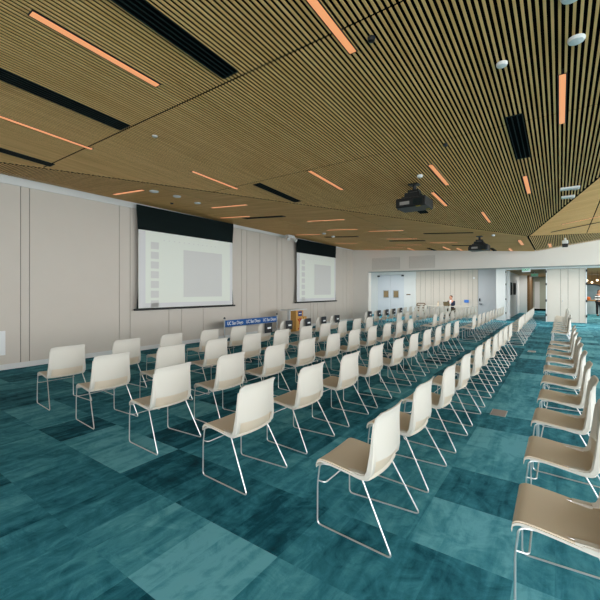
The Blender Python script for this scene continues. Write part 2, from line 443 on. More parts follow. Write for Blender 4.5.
# window walls (right side and behind the camera)
def glazing(k, a, b, axis, fixed, z1, step=1.5):
    n = max(1, round((b-a)/step)); w = (b-a)/n
    fr = bmesh.new(); gl = bmesh.new()
    def put(m_, u0, u1, z0, z_1, d0, d1):
        if axis == 'y': box(m_, fixed+d0, fixed+d1, u0, u1, z0, z_1)
        else: box(m_, u0, u1, fixed+d0, fixed+d1, z0, z_1)
    for i in range(n+1): put(fr, a+i*w-.03, a+i*w+.03, 0, z1, -.06, .06)
    for z in (0, z1-.06): put(fr, a, b, z, z+.06, -.06, .06)
    put(gl, a, b, .06, z1-.06, -.004, .004)
    o = struct('window_%d' % k, fr, M['white']); obj('window_glass', gl, M['glass'], o)
glazing(1, YB, YF, 'y', XR+.1, 4.6)
glazing(2, -2.0, XR, 'x', YB-.1, 4.3)
struct('wall_back', B(XL-.2, -2.0, YB-.2, YB, 0, 4.4), M['white'])  # unseen stretch made solid to cut daylight reaching the near left wall
glazing(3, YF+.35, YP, 'y', XR+.1, 3.0)
struct('ground', B(-60, 60, -60, 60, -6.2, -6.0), mat('outside_ground', srgb(170, 170, 160), .9))

# ------------------------------------------------------------------ ceiling lamps and grilles
def lamp_strip(a, b, fz, w, label, group='amber ceiling light strips'):
    a, b = Vector((a[0], a[1], fz(*a))), Vector((b[0], b[1], fz(*b)))
    d = (b-a); Lh = d.length; mid = (a+b)/2
    t = thing('ceiling_light', label, 'light', mid, 0, group)
    rot = d.to_track_quat('X', 'Z').to_matrix().to_4x4()
    tr = bmesh.new(); x0, x1 = -Lh/2, Lh/2
    for q in ((x0-.012, x1+.012, -w/2-.014, -w/2-.001), (x0-.012, x1+.012, w/2+.001, w/2+.014), (x0-.012, x0-.001, -w/2, w/2), (x1+.001, x1+.012, -w/2, w/2)):
        box(tr, *q, -.003, .05, 0, rot)
    obj('trim', tr, M['dark'], t)
    df = bmesh.new(); box(df, x0, x1, -w/2, w/2, -.006, .045, 0, rot); obj('diffuser', df, M['lamp'], t)
def grille(a, b, fz, w, label):
    a, b = Vector((a[0], a[1], fz(*a))), Vector((b[0], b[1], fz(*b)))
    d = (b-a); Lh = d.length
    t = thing('ceiling_grille', label, 'air grille', (a+b)/2, 0, 'black ceiling air grilles')
    rot = d.to_track_quat('X', 'Z').to_matrix().to_4x4()
    bk = bmesh.new(); box(bk, -Lh/2, Lh/2, -w/2, w/2, -.003, .048, 0, rot); obj('backing', bk, M['black'], t)
    n = max(2, int(w/.048)); g = bmesh.new()
    for i in range(n+1):
        y = -w/2+i*w/n; box(g, -Lh/2, Lh/2, y-.006, y+.006, -.010, -.003, 0, rot)
    for xx in (-Lh/2, Lh/2): box(g, xx-.006, xx+.006, -w/2, w/2, -.010, -.003, 0, rot)
    obj('fins', g, M['grille'], t)

along = [
 ((-3.63, 1.23), (-3.63, 2.42), .072, 'long amber light strip nearest the top left corner of the view'),
 ((-6.05, .9), (-6.05, 2.87), .06, 'amber light strip cut by the left frame edge, between two black grilles'),
 ((-1.58, 1.9), (-1.58, 3.10), .066, 'amber light strip cut by the top frame edge, beside the long black grille'),
 ((.02, 4.50), (.02, 5.64), .056, 'amber light strip between the round detector and the far ceiling seam, rightmost of all'),
 ((-.50, 7.47), (-.50, 8.56), .06, 'amber light strip just beyond the short square-ended black grille'),
 ((-1.735, 6.16), (-1.735, 7.28), .062, 'amber strip right of and nearest above the near projector'),
 ((-2.10, 7.60), (-2.10, 8.70), .062, 'amber strip touching the right side of the near projector'),
 ((-1.51, 9.63), (-1.51, 10.80), .06, 'amber strip between the near projector and the far projector'),
 ((-5.43, 4.33), (-5.43, 5.46), .06, 'amber strip above the first screen, left of the middle black grille'),
 ((-3.59, 5.38), (-3.59, 6.56), .06, 'amber strip in the middle of the slatted ceiling, left of the near projector'),
]
for a, b, w, lb in along: lamp_strip(a, b, f1, w, lb)
across = [
 ((-8.66, 4.62), (-7.47, 4.62), 'amber strip above the wall, left of the first projection screen'),
 ((-7.51, 6.62), (-6.27, 6.62), 'upper amber strip over the first projection screen'),
 ((-8.59, 7.92), (-7.40, 7.92), 'amber strip close over the right end of the first projection screen'),
 ((-6.16, 9.12), (-4.93, 9.12), 'amber strip between the screens, farthest out from the wall'),
 ((-6.54, 10.90), (-5.40, 10.90), 'amber strip above the left end of the second screen, away from the wall'),
 ((-8.55, 11.86), (-7.45, 11.86), 'amber strip touching the top left corner of the second screen'),
 ((-8.48, 14.82), (-7.38, 14.82), 'amber strip over the right end of the second screen'),
 ((-5.23, 11.40), (-4.05, 11.40), 'amber strip left of the longest thin black grille'),
 ((-5.44, 13.46), (-4.27, 13.46), 'amber strip just in front of a thin black grille left of the far projector'),
 ((-5.86, 15.50), (-4.70, 15.50), 'amber strip behind a thin black grille over the double doors'),
 ((-4.19, 14.78), (-3.15, 14.78), 'amber strip immediately left of the far projector'),
 ((-8.40, 17.75), (-7.24, 17.75), 'amber strip against the soffit in the far left ceiling corner'),
 ((-6.82, 16.66), (-5.92, 16.66), 'amber strip second from the far left ceiling corner'),
]
for a, b, lb in across: lamp_strip(a, b, f2, .085, lb)
for a, b, lb in [((-5.80, 16.9), (-5.80, 17.9), 'short amber strip along the room, leftmost one by the soffit'),
                 ((-4.07, 16.3), (-4.07, 17.6), 'short amber strip along the room, larger of the pair left of the far projector'),
                 ((-3.62, 16.8), (-3.62, 17.8), 'short amber strip along the room, smaller of the pair left of the far projector'),
                 ((-1.11, 14.15), (-1.11, 15.6), 'amber strip beside the ceiling ridge, right of the far projector'),
                 ((-1.67, 16.9), (-1.67, 17.9), 'small amber strip between the far projector and the soffit')]:
    lamp_strip(a, b, f2, .085, lb)
lamp_strip((-.31, 16.2), (-.31, 17.4), f4, .085, 'small amber strip in the triangular slatted ceiling by the soffit')
lamp_strip((.04, 12.34), (1.24, 12.34), f3, .05, 'amber strip in the smooth wooden ceiling at the right')
for a, b, w, fz, lb in [
 ((-2.80, -.2), (-2.80, 2.72), .22, f1, 'longest black air grille, at the top of the view'),
 ((-4.89, .6), (-4.89, 2.76), .25, f1, 'black air grille at the left frame edge, between two amber strips'),
 ((-7.40, .6), (-7.40, 2.83), .20, f1, 'black air grille nearest the screen wall at the left edge'),
 ((-.455, 5.12), (-.455, 6.58), .17, f1, 'short square-ended black air grille right of the near projector'),
 ((-4.86, 5.42), (-4.86, 6.80), .18, f1, 'black air grille between two amber strips above the first screen'),
 ((-2.70, 8.54), (-2.70, 9.10), .20, f1, 'small black air grille just behind the near projector'),
 ((-7.85, 8.20), (-6.33, 8.20), .17, f2, 'black air grille above the gap between the two screens'),
 ((-7.69, 12.66), (-6.24, 12.66), .17, f2, 'black air grille over the second projection screen'),
 ((-3.64, 12.20), (-2.16, 12.20), .14, f2, 'thin black air grille along the seam, left of the far projector'),
 ((-5.56, 14.10), (-4.16, 14.10), .17, f2, 'thin black air grille behind an amber strip above the double doors'),
 ((-3.58, 15.80), (-2.95, 15.80), .17, f2, 'short black air grille just left of the far projector'),
 ((-4.82, 16.80), (-4.82, 17.9), .14, f2, 'black grille along the room between two short amber strips by the soffit'),
 ((-2.29, 16.70), (-2.29, 17.9), .14, f2, 'black grille just right of and behind the far projector'),
 ((-.22, 13.35), (1.4, 13.35), .07, f3, 'thin black slot in the smooth wooden ceiling at the right')]:
    grille(a, b, fz, w, lb)

# detectors, speakers and small ceiling fittings
def disc(name, x, y, fz, r, h, m, label, cat='detector', drop=0.0):
    bm = bmesh.new(); lathe(bm, [(r*.98, 0), (r, -h*.35), (r*.86, -h*.8), (r*.4, -h), (.001, -h)], 24)
    o = obj(name, bm, m, None, True); o.location = (x, y, fz(x, y)+.0); tag(o, label, cat); return o
disc('smoke_detector',   .115, 3.98, f1, .066, .035, M['white'], 'largest round white detector, on the slats near the top right corner')
disc('smoke_detector', -.455, 4.0, f1, .05, .035, M['white'], 'round white detector left of the largest one, on the dark slats')
disc('smoke_detector', .07, 3.42, f1, .07, .035, M['white'], 'round white detector cut by the top frame edge')
disc('ceiling_speaker', -1.36, 3.02, f1, .035, .04, M['dark'], 'small black dome beside the amber strip at the top of the view', 'speaker')
disc('ceiling_sensor', -1.34, 5.5, f1, .035, .04, M['dark'], 'small black sensor on the slats above the near projector', 'sensor')
disc('ceiling_sensor', -4.76, 3.13, f1, .04, .02, M['vent'], 'small grey sensor just past the ceiling joint, left part of the ceiling', 'sensor')
disc('smoke_detector', -2.02, 6.53, f1, .05, .05, M['white'], 'small white detector just above the near projector')
disc('ceiling_speaker', -7.30, 4.78, f2, .10, .03, M['white'], 'large white disc next to the amber strip left of the first screen', 'speaker')
disc('ceiling_speaker', -7.21, 5.31, f2, .09, .03, M['white'], 'white disc in the middle of three above the first screen', 'speaker')
disc('ceiling_speaker', -7.36, 6.02, f2, .08, .03, M['white'], 'smallest white disc of three above the first screen', 'speaker')
disc('ceiling_sensor', -8.10, 5.81, f2, .04, .03, M['dark'], 'small black sensor close above the first screen', 'sensor')
disc('smoke_detector', -7.08, 11.57, f2, .07, .05, M['white'], 'small white detector above the second screen, at the amber strip end')
disc('smoke_detector', -7.18, 12.40, f2, .07, .06, M['white'], 'small white detector above the second screen, at the black grille')
disc('smoke_detector', -1.66, 12.55, f1, .05, .05, M['white'], 'small white detector right of the far projector')

def ceiling_rod_fitting(x, y, label, w=.14):
    t = thing('wireless_unit', label, 'ceiling unit', (x, y, f1(x, y)), 0, 'white ceiling units')
    b_ = bmesh.new(); box(b_, -w, w, -.07, .07, -.045, -.005); bevel(b_, .01); obj('housing', b_, M['white'], t)
    s = bmesh.new(); box(s, w*.3, w*.8, -.05, .05, -.058, -.046); obj('status_strip', s, M['steel'], t)
ceiling_rod_fitting(.15, 8.50, 'larger white ceiling unit at the edge of the smooth wooden ceiling', .15)
ceiling_rod_fitting(.13, 9.10, 'smaller white ceiling unit just behind the larger one', .11)
# twin-head emergency light by the second screen
t = thing('emergency_light', 'white twin-head spotlight under the ceiling left of the second screen', 'light', (-8.77, 11.75, f2(-8.77, 11.75)-.03))
obj('body', bevel(B(-.08, .08, -.22, .22, -.10, 0), .015), M['white'], t)
for s in (-1, 1):
    h = bmesh.new(); tube(h, [(0, s*.2, -.10), (.06, s*.24, -.16), (.13, s*.26, -.20)], [.04, .07, .075], 14); obj('lamp_head', h, M['white'], t, True)
# camera unit on the triangle ceiling
t = thing('ceiling_camera', 'white ceiling-hung camera with black base in front of the soffit', 'camera', (.14, 15.4, f4(.14, 15.4)))
b_ = bmesh.new(); tube(b_, [(0, 0, 0), (0, 0, -.10)], .03, 10); obj('stem', b_, M['white'], t)
obj('housing', bevel(B(-.09, .09, -.09, .09, -.20, -.08), .03, 3), M['white'], t, True)
obj('lens_block', bevel(B(-.08, .08, -.10, .08, -.31, -.20), .015), M['dark'], t)

# ------------------------------------------------------------------ projectors
def make_projector(x, y, z, label):
    t = thing('projector', label, 'projector', (x, y, z), 0, 'black ceiling projectors')
    b_ = bevel(B(-.28, .28, -.24, .24, -.47, -.29), .018, 2); obj('body', b_, M['dark'], t)
    v = bmesh.new()
    for i in range(8): box(v, .05+i*.022, .062+i*.022, -.246, -.241, -.44, -.33)
    obj('side_vent', v, M['grille'], t)
    l = bmesh.new(); tube(l, [(-.27, .05, -.38), (-.34, .05, -.38)], .065, 18); obj('lens', l, mat('lens_glass', (.03, .03, .05, 1), .1), t, True)
    p = bmesh.new(); box(p, -.20, -.02, -.2465, -.241, -.42, -.36); obj('name_plate', p, mat('plate_grey', srgb(150, 145, 140), .4), t)
    ly = mat('label_yellow', srgb(170, 150, 30), .6)
    obj('warning_label', B(.10, .18, -.243, -.20, -.475, -.469), ly, t); obj('warning_label', B(.18, .25, .10, .15, -.475, -.469), ly, t)
    m_ = bmesh.new(); box(m_, -.20, .20, -.16, .16, -.285, -.255)
    for sx in (-1, 1):
        for sy in (-1, 1): tube(m_, [(sx*.17, sy*.13, -.27), (sx*.06, sy*.05, -.13)], .014, 8)
    box(m_, -.10, .10, -.09, .09, -.16, -.12); tube(m_, [(0, 0, -.13), (0, 0, 0)], .035, 12); box(m_, -.09, .09, -.09, .09, -.02, .0)
    box(m_, -.15, .13, -.13, -.07, -.25, -.18)
    obj('mount', m_, M['dark'], t)
    return t
make_projector(-2.25, 6.95, f1(0, 6.95), 'near black projector hanging from the slatted ceiling, larger in view')
make_projector(-2.12, 13.05, f2(-2.12, 13.05), 'far black projector hanging just in front of the soffit, smaller in view')

# ------------------------------------------------------------------ projection screens
def make_screen(y0, y1, label):
    x = XL+.15
    t = thing('projection_screen', label, 'projection screen', (x, (y0+y1)/2, 0), 0, 'projection screens on the left wall')
    w = (y1-y0)/2
    zt = 3.70
    def edge(z): return w+.05-.07*math.sin(math.pi*min(1, max(0, (z-1.1)/2.6)))   # tensioned, curved sides
    bm = bmesh.new(); n = 16
    zs = [1.12+(f2(x, (y0+y1)/2)-.03-1.12)*i/n for i in range(n+1)]
    A = []; Bv = []
    for z in zs:
        e = edge(z); A.append([bm.verts.new((0, s*e, z)) for s in (-1, 1)]); Bv.append([bm.verts.new((-.006, s*e, z)) for s in (-1, 1)])
    for i in range(n):
        bm.faces.new((A[i][0], A[i][1], A[i+1][1], A[i+1][0])); bm.faces.new((Bv[i][0], Bv[i+1][0], Bv[i+1][1], Bv[i][1]))
        for s in (0, 1): bm.faces.new((A[i][s], A[i+1][s], Bv[i+1][s], Bv[i][s]))
    bm.faces.new((A[0][0], A[0][1], Bv[0][1], Bv[0][0])); bm.faces.new((A[n][0], A[n][1], Bv[n][1], Bv[n][0]))
    obj('fabric_mask', bm, M['screenblack'], t)
    pic = obj('picture', B(.001, .004, -w, w, 1.14, 3.22), mat('projected_white', srgb(216, 220, 210), .8, emit=(.76, .80, .73, 1), es=.16), t)
    ui = mat('projected_grey', srgb(202, 202, 198), .8, emit=(.68, .68, .66, 1), es=.14)
    sd = mat('projected_side', srgb(206, 206, 206), .8, emit=(.70, .70, .70, 1), es=.15)
    b_ = bmesh.new(); box(b_, .004, .006, -w+.01, -w+.20, 1.15, 3.20); box(b_, .004, .006, w-.12, w-.01, 1.15, 3.20); box(b_, .004, .006, -w+.2, w-.12, 1.15, 1.27)
    obj('window_border', b_, sd, pic)
    obj('slide', B(.004, .007, -.28, w-.48, 1.42, 2.80), ui, pic)
    for k in range(7):
        z = 2.93-k*.265
        b_ = B(.004, .006, -w+.36, -w+.60, z-.19, z); obj('thumbnail', b_, ui, pic)
    b_ = bmesh.new()
    for k in range(12): box(b_, .004, .006, -w+.75+k*.17, -w+.79+k*.17, 3.0, 3.02)
    obj('toolbar', b_, ui, pic)
    bar = bmesh.new(); tube(bar, [(0, -w-.12, 1.105), (0, w+.12, 1.105)], .025, 10); obj('bottom_bar', bar, M['dark'], t)
    return t
make_screen(5.47, 8.87, 'nearer, larger-looking projection screen with black top on the pale wall')
make_screen(12.60, 15.88, 'farther projection screen with black top, behind the lectern')

# ------------------------------------------------------------------ wall things
t = thing('wall_notice', 'white notice on the wall, cut by the left frame edge', 'notice', (XL+.003, 2.5, .3))
obj('sheet', B(0, .01, -.25, .17, 0, .49), M['paper'], t)
obj('printed_mark', B(.01, .012, -.12, .06, .22, .27), M['dark'], t)
tag(obj('door_sign', B(-8.17, -7.90, YD-.012, YD, 1.33, 1.39), M['brown']), 'thin brown sign plate on the wall right of the double doors', 'sign')
tag(obj('blue_wall_sign', bevel(B(-4.66, -4.41, YD-.035, YD-.021, .90, 1.07), .004, 1), mat('sign_blue', srgb(70, 130, 215), .5)), 'small blue sign on the panelled wall beside the grey door', 'sign')
bm = bmesh.new(); lathe(bm, [(.06, 0), (.06, .02), (.001, .03)], 16); bm.transform(Matrix.Rotation(math.pi/2, 4, 'X')); o = obj('wall_speaker', bm, M['paper'], None, True)
o.location = (-4.13, YD, 2.36); tag(o, 'round white fitting high on the panelled wall left of the grey door', 'fitting')
def exit_sign(x, y, z, label, s=1, top=.075):
    t = thing('exit_sign', label, 'exit sign', (x, y, z), 0, 'exit signs')
    obj('panel', bevel(B(-.17*s, .17*s, -.015, .015, -.2*s, 0), .004, 1), M['paper'], t)
    text_part('EXIT', .15*s, Matrix.Translation((0, -.017, -.10*s)) @ Matrix.Rotation(math.pi/2, 4, 'X'), M['exitg'], t)
    obj('stem', B(-.02, .02, -.01, .01, 0, top), M['paper'], t)
exit_sign(-1.46, YP+.05, 2.82, 'nearer exit sign over the corridor opening', 1.15, .18)
exit_sign(-1.24, 26.0, 2.645, 'farther exit sign inside the corridor', 1.1)

# ------------------------------------------------------------------ chairs
def seat_z(t_): # profile from front (0) to rear (1) -> local (x, z)
    pts = [(-.284, .402), (-.287, .422), (-.270, .441), (-.235, .448), (-.15, .441), (-.05, .428), (.03, .416), (.070, .414), (.094, .426), (.104, .456), (.106, .520)]
    s = t_*(len(pts)-1); i = min(int(s), len(pts)-2); u = s-i
    p0 = pts[max(i-1, 0)]; p1 = pts[i]; p2 = pts[i+1]; p3 = pts[min(i+2, len(pts)-1)]
    cr = lambda a, b, c, d: .5*((2*b)+(-a+c)*u+(2*a-5*b+4*c-d)*u*u+(-a+3*b-3*c+d)*u**3)
    return cr(p0[0], p1[0], p2[0], p3[0]), cr(p0[1], p1[1], p2[1], p3[1])
def bow(y, hw, k): return k*(1-(y/hw)**2)
def make_chair():
    t = thing('conference_chair', 'chair', 'chair')
    def seat_fn(hw, dz):
        def fn(a, b):
            y = (a*2-1)*hw; x, z = seat_z(b)
            return Vector((x+max(0, b-.55)/.45*bow(y, hw, .045), y, z+dz-.010*(1-(y/hw)**2)*math.sin(math.pi*min(1, b*1.05))))
        return fn
    bm = bmesh.new(); sheet(bm, 8, 27, seat_fn(.222, 0), lambda a, b: (0, 0, -.008)); obj('seat', bm, M['seat'], t, True)
    bm = bmesh.new(); sheet(bm, 8, 22, lambda a, b: seat_fn(.231, -.007)(a, b*.81), lambda a, b: (.016*max(0, b-.85)/.15-.002, 0, -.013)); obj('seat_shell', bm, M['cream'], t, True)
    # backrest, bowed in plan, leaning back and flared at the top
    def back_fn(a, b):
        hw = .222-.006*b; y = (a*2-1)*hw
        z = .520+.310*b
        c = abs(a*2-1)
        if b > .9: z -= .012*max(0, (c-.86)/.14)**2*((b-.9)/.1)
        x = .122+.010*b+.012*b*b*b+.016*max(0, (b-.8)/.2)**2+bow(y, hw, .046-.022*b)
        return Vector((x, y, z))
    bm = bmesh.new(); sheet(bm, 14, 12, back_fn, lambda a, b: (.011, 0, 0)); obj('backrest', bm, M['cream'], t, True)
    for s in (-1, 1):
        bm = bmesh.new()
        prof = [(.000, .416, .226, .012), (.050, .412, .230, .016), (.086, .420, .234, .022), (.108, .450, .237, .026), (.117, .50, .236, .026), (.122, .55, .231, .022), (.126, .62, .226, .017), (.130, .70, .222, .012), (.134, .77, .219, .006)]
        rings = []
        for i, (x, z, y, w) in enumerate(prof):
            a = Vector((prof[min(i+1, len(prof)-1)][0]-prof[max(i-1, 0)][0], 0, prof[min(i+1, len(prof)-1)][1]-prof[max(i-1, 0)][1])).normalized()
            nrm = Vector((a.z, 0, -a.x))
            c = Vector((x, s*y, z))
            rings.append([bm.verts.new(c+nrm*(w*.9*p)+Vector((0, s*q, 0))) for p, q in ((-1, -.010), (-.6, .006), (.6, .006), (1, -.004), (.95, -.034), (.5, -.034))])
        for a, b in zip(rings, rings[1:]):
            for k in range(6): bm.faces.new((a[k], a[(k+1) % 6], b[(k+1) % 6], b[k]))
        bm.faces.new(rings[0]); bm.faces.new(rings[-1])
        obj('back_rail', bm, M['cream'], t, True)
    r = .0056
    for s in (-1, 1):
        pts = [(.02, s*.19, .421), (-.10, s*.20, .424), (-.255, s*.232, .420), (-.272, s*.235, .28), (-.272, s*.237, r), (.272, s*.268, r), (.045, s*.222, .418), (-.03, s*.20, .421)]
        bm = bmesh.new(); tube(bm, fillet(pts, .032, 5), r, 8); obj('sled_leg', bm, M['chrome'], t, True)
    pts = [(-.268, -.233, .305), (-.215, -.226, .300), (-.205, 0, .300), (-.215, .226, .300), (-.268, .233, .305)]
    pts = [(-.270, -.234, .300), (-.212, -.232, .300), (-.212, .232, .300), (-.270, .234, .300)]
    bm = bmesh.new(); tube(bm, fillet(pts, .025, 5), .005, 8); obj('cross_bar', bm, M['chrome'], t, True)
    for s in (-1, 1): obj('mounting_block', B(-.03, .06, s*.205-.02, s*.205+.02, .412, .428), M['cream'], t)
    return t
X0, SX, Y0, PT = .09, 1.183, 2.38, .867
ordn = ['first', 'second', 'third', 'fourth', 'fifth', 'sixth', 'seventh', 'eighth', 'ninth', 'tenth']
rown = ['rightmost row', 'second row from right', 'third row from right', 'third row from screens', 'second row from screens', 'row nearest screens']
proto = make_chair(); first = True
for blk, k0 in (('near', 0), ('far', 12)):
    for r in range(6):
        for k in range(10):
            o = proto if first else copy_tree(proto); first = False
            yy = Y0+PT*(k0+k)
            o.location = (X0-SX*r-.004*r*(yy-Y0)+random.uniform(-.012, .012), yy+random.uniform(-.015, .015), 0)
            o.rotation_euler.z = random.uniform(-.025, .025)
            o['group'] = 'cream chairs in the %s block' % blk
            sign = r == 5 and ((blk == 'near' and k >= 5) or (blk == 'far' and k < 5))
            o['label'] = 'cream chair, %s of ten in the %s block, %s%s' % (ordn[k], blk, rown[r], ', carrying a sign' if sign else '')
            if sign:
                s = thing('reserved_sign', '', 'sign', o.location+Vector((.228, .03, 0)), 0, 'dark signs hung on chair backs')
                s['label'] = 'charcoal sign hung on the %s chair of the %s block, row nearest the screen wall' % (ordn[k], blk)
                obj('card', bevel(B(0, .006, -.14, .14, .60, .834), .002, 1), M['charcoal'], s)
                p = bmesh.new(); box(p, .006, .008, -.04, .09, .695, .735)
                obj('printed_mark', p, M['paper'], s)
                obj('hook', B(-.03, .0, -.10, .10, .829, .834), M['charcoal'], s)

# ------------------------------------------------------------------ stanchions with banner, lectern
bt = thing('banner_barrier', 'blue printed banner stretched between two thin posts by the screen wall', 'banner', (-8.6, 9.4, 0))
for s, y in ((-1, -1.31), (1, 1.31)):
    p = bmesh.new(); tube(p, [(0, y, .02), (0, y, .72)], .022, 12); ps = obj('post', p, M['steel'], bt, True)
    c = bmesh.new(); lathe(c, [(.03, 0), (.035, .02), (.02, .05), (.001, .055)], 16, (0, y, .72)); obj('cap', c, M['dark'], ps, True)
    b_ = bmesh.new(); lathe(b_, [(.17, 0), (.17, .012), (.06, .03), (.001, .032)], 24, (0, y, 0)); obj('base', b_, M['white'], ps, True)
obj('banner_cloth', B(-.004, .004, -1.31, 1.31, .455, .665), M['blue'], bt)
for y in (-.84, .02, .88):
    text_part('UC San Diego', .155, Matrix.Translation((.006, y, .56)) @ Matrix.Rotation(math.pi/2, 4, 'Z') @ Matrix.Rotation(math.pi/2, 4, 'X') @ Matrix.Diagonal((.80, 1, 1, 1)), M['paper'], bt)

lt = thing('lectern', 'wooden lectern with red print, blue plate and wide pale top by the wall', 'lectern', (-8.15, 11.25, 0))
bd = bevel(B(-.20, .20, -.22, .24, .04, .86), .01, 1); obj('cabinet', bd, M['podium'], lt)
obj('top', bevel(B(-.24, .26, -.62, .42, .88, .92), .008, 1), M['white'], lt)
obj('support', B(-.10, .0, -.36, -.30, .0, .88), M['white'], lt)
obj('neck', B(-.15, .15, -.2, .2, .86, .88), M['podium'], lt)
np_ = obj('name_plate', B(.20, .212, -.10, .14, .66, .84), M['navy'], lt)
obj('printed_line', B(.212, .214, -.07, .11, .735, .765), M['paper'], np_)
rd = bmesh.new()
for a, b in (((.0, .58), (.10, .40)), ((.10, .56), (-.02, .36)), ((-.10, .18), (.04, .22)), ((-.12, .56), (.0, .46))):
    tube(rd, [(.203, a[0], a[1]), (.203, b[0], b[1])], .022, 6)
obj('red_print', rd, M['red'], lt)
wd = bmesh.new()
vs = [wd.verts.new(p) for p in ((.2005, .12, .04), (.2005, .23, .04), (.2005, .23, .42), (.206, .12, .04), (.206, .23, .04), (.206, .23, .42))]
for f in ((0, 1, 2), (3, 5, 4)): wd.faces.new([vs[i] for i in f])
for a in range(3): b = (a+1) % 3; wd.faces.new((vs[a], vs[b], vs[b+3], vs[a+3]))
obj('dark_print', wd, M['dark'], lt)
tag(obj('storage_box', bevel(B(-8.25, -8.0, 11.6, 11.8, 0, .62), .01, 1), M['podium']), 'small wooden stand right beside the lectern', 'stand')

# metal floor plates in the aisle
for (x, y, s), lb in (((-.655, 5.45, 1), 'nearer grey metal floor plate in the aisle carpet'), ((-.61, 11.48, 1), 'farther grey metal floor plate in the aisle carpet')):
    t = thing('floor_outlet', lb, 'floor plate', (x, y, 0), 0, 'aisle floor plates')
    obj('frame', bevel(B(-.09, .09, -.14, .14, 0, .006), .002, 1), M['steel'], t); obj('lid', B(-.08, .08, -.13, .13, .006, .008), M['lowplate'], t)

# ------------------------------------------------------------------ people
def skin_figure(name, pts, edges, rad, m, parent=None, sub=2, root=0):
    me = bpy.data.meshes.new(name); me.from_pydata(pts, edges, []); me.update()
    o = bpy.data.objects.new(name, me); C.objects.link(o)
    sk = o.modifiers.new('skin', 'SKIN'); sk.use_smooth_shade = True
    for i, v in enumerate(me.skin_vertices[0].data):
        r = rad[i]; v.radius = r if isinstance(r, tuple) else (r, r); v.use_root = (i == root)
    ss = o.modifiers.new('sub', 'SUBSURF'); ss.levels = sub; ss.render_levels = sub
    bpy.context.view_layer.update()
    nm = bpy.data.meshes.new_from_object(o.evaluated_get(bpy.context.evaluated_depsgraph_get()))
    bpy.data.objects.remove(o)
    nm.materials.clear(); no = link(name, nm, m, parent)
    for p in nm.polygons: p.use_smooth = True
    return no
def ball(bm, c, rx, ry, rz, seg=16):
    m4 = Matrix.Translation(c) @ Matrix.Diagonal((rx, ry, rz, 1))
    bmesh.ops.create_uvsphere(bm, u_segments=seg, v_segments=seg//2+2, radius=1, matrix=m4)
def hand(bm, c, d, side):            # palm plus five separate bent fingers, d = pointing direction
    c = Vector(c); d = Vector(d).normalized(); s = Vector((-d.y, d.x, 0)).normalized()
    tube(bm, [c, c+d*.05, c+d*.09], [.022, .034, .030], 8)
    for k, ln in enumerate((.062, .074, .080, .070)):
        a = c+d*.08+s*(k-1.5)*.018; tube(bm, [a, a+d*ln*.55+Vector((0, 0, .004)), a+d*ln-Vector((0, 0, .018))], [.009, .0085, .007], 6)
    a = c+d*.03+s*side*.028; tube(bm, [a, a+d*.03+s*side*.02, a+d*.06+s*side*.022-Vector((0, 0, .008))], [.011, .010, .008], 6)

def face(head_c, fwd, parent):
    f = Vector(fwd).normalized(); s = Vector((-f.y, f.x, 0))
    c = Vector(head_c)
    e = bmesh.new()
    for k in (-1, 1): ball(e, c+f*.085+s*k*.034+Vector((0, 0, .01)), .012, .012, .009, 8)
    obj('eyes', e, M['dark'], parent, True)
    mth = bmesh.new(); tube(mth, [c+f*.088-s*.025+Vector((0, 0, -.06)), c+f*.095+Vector((0, 0, -.062)), c+f*.088+s*.025+Vector((0, 0, -.06))], .006, 6)
    obj('mouth', mth, mat('lip', srgb(150, 80, 72), .6), parent, True)

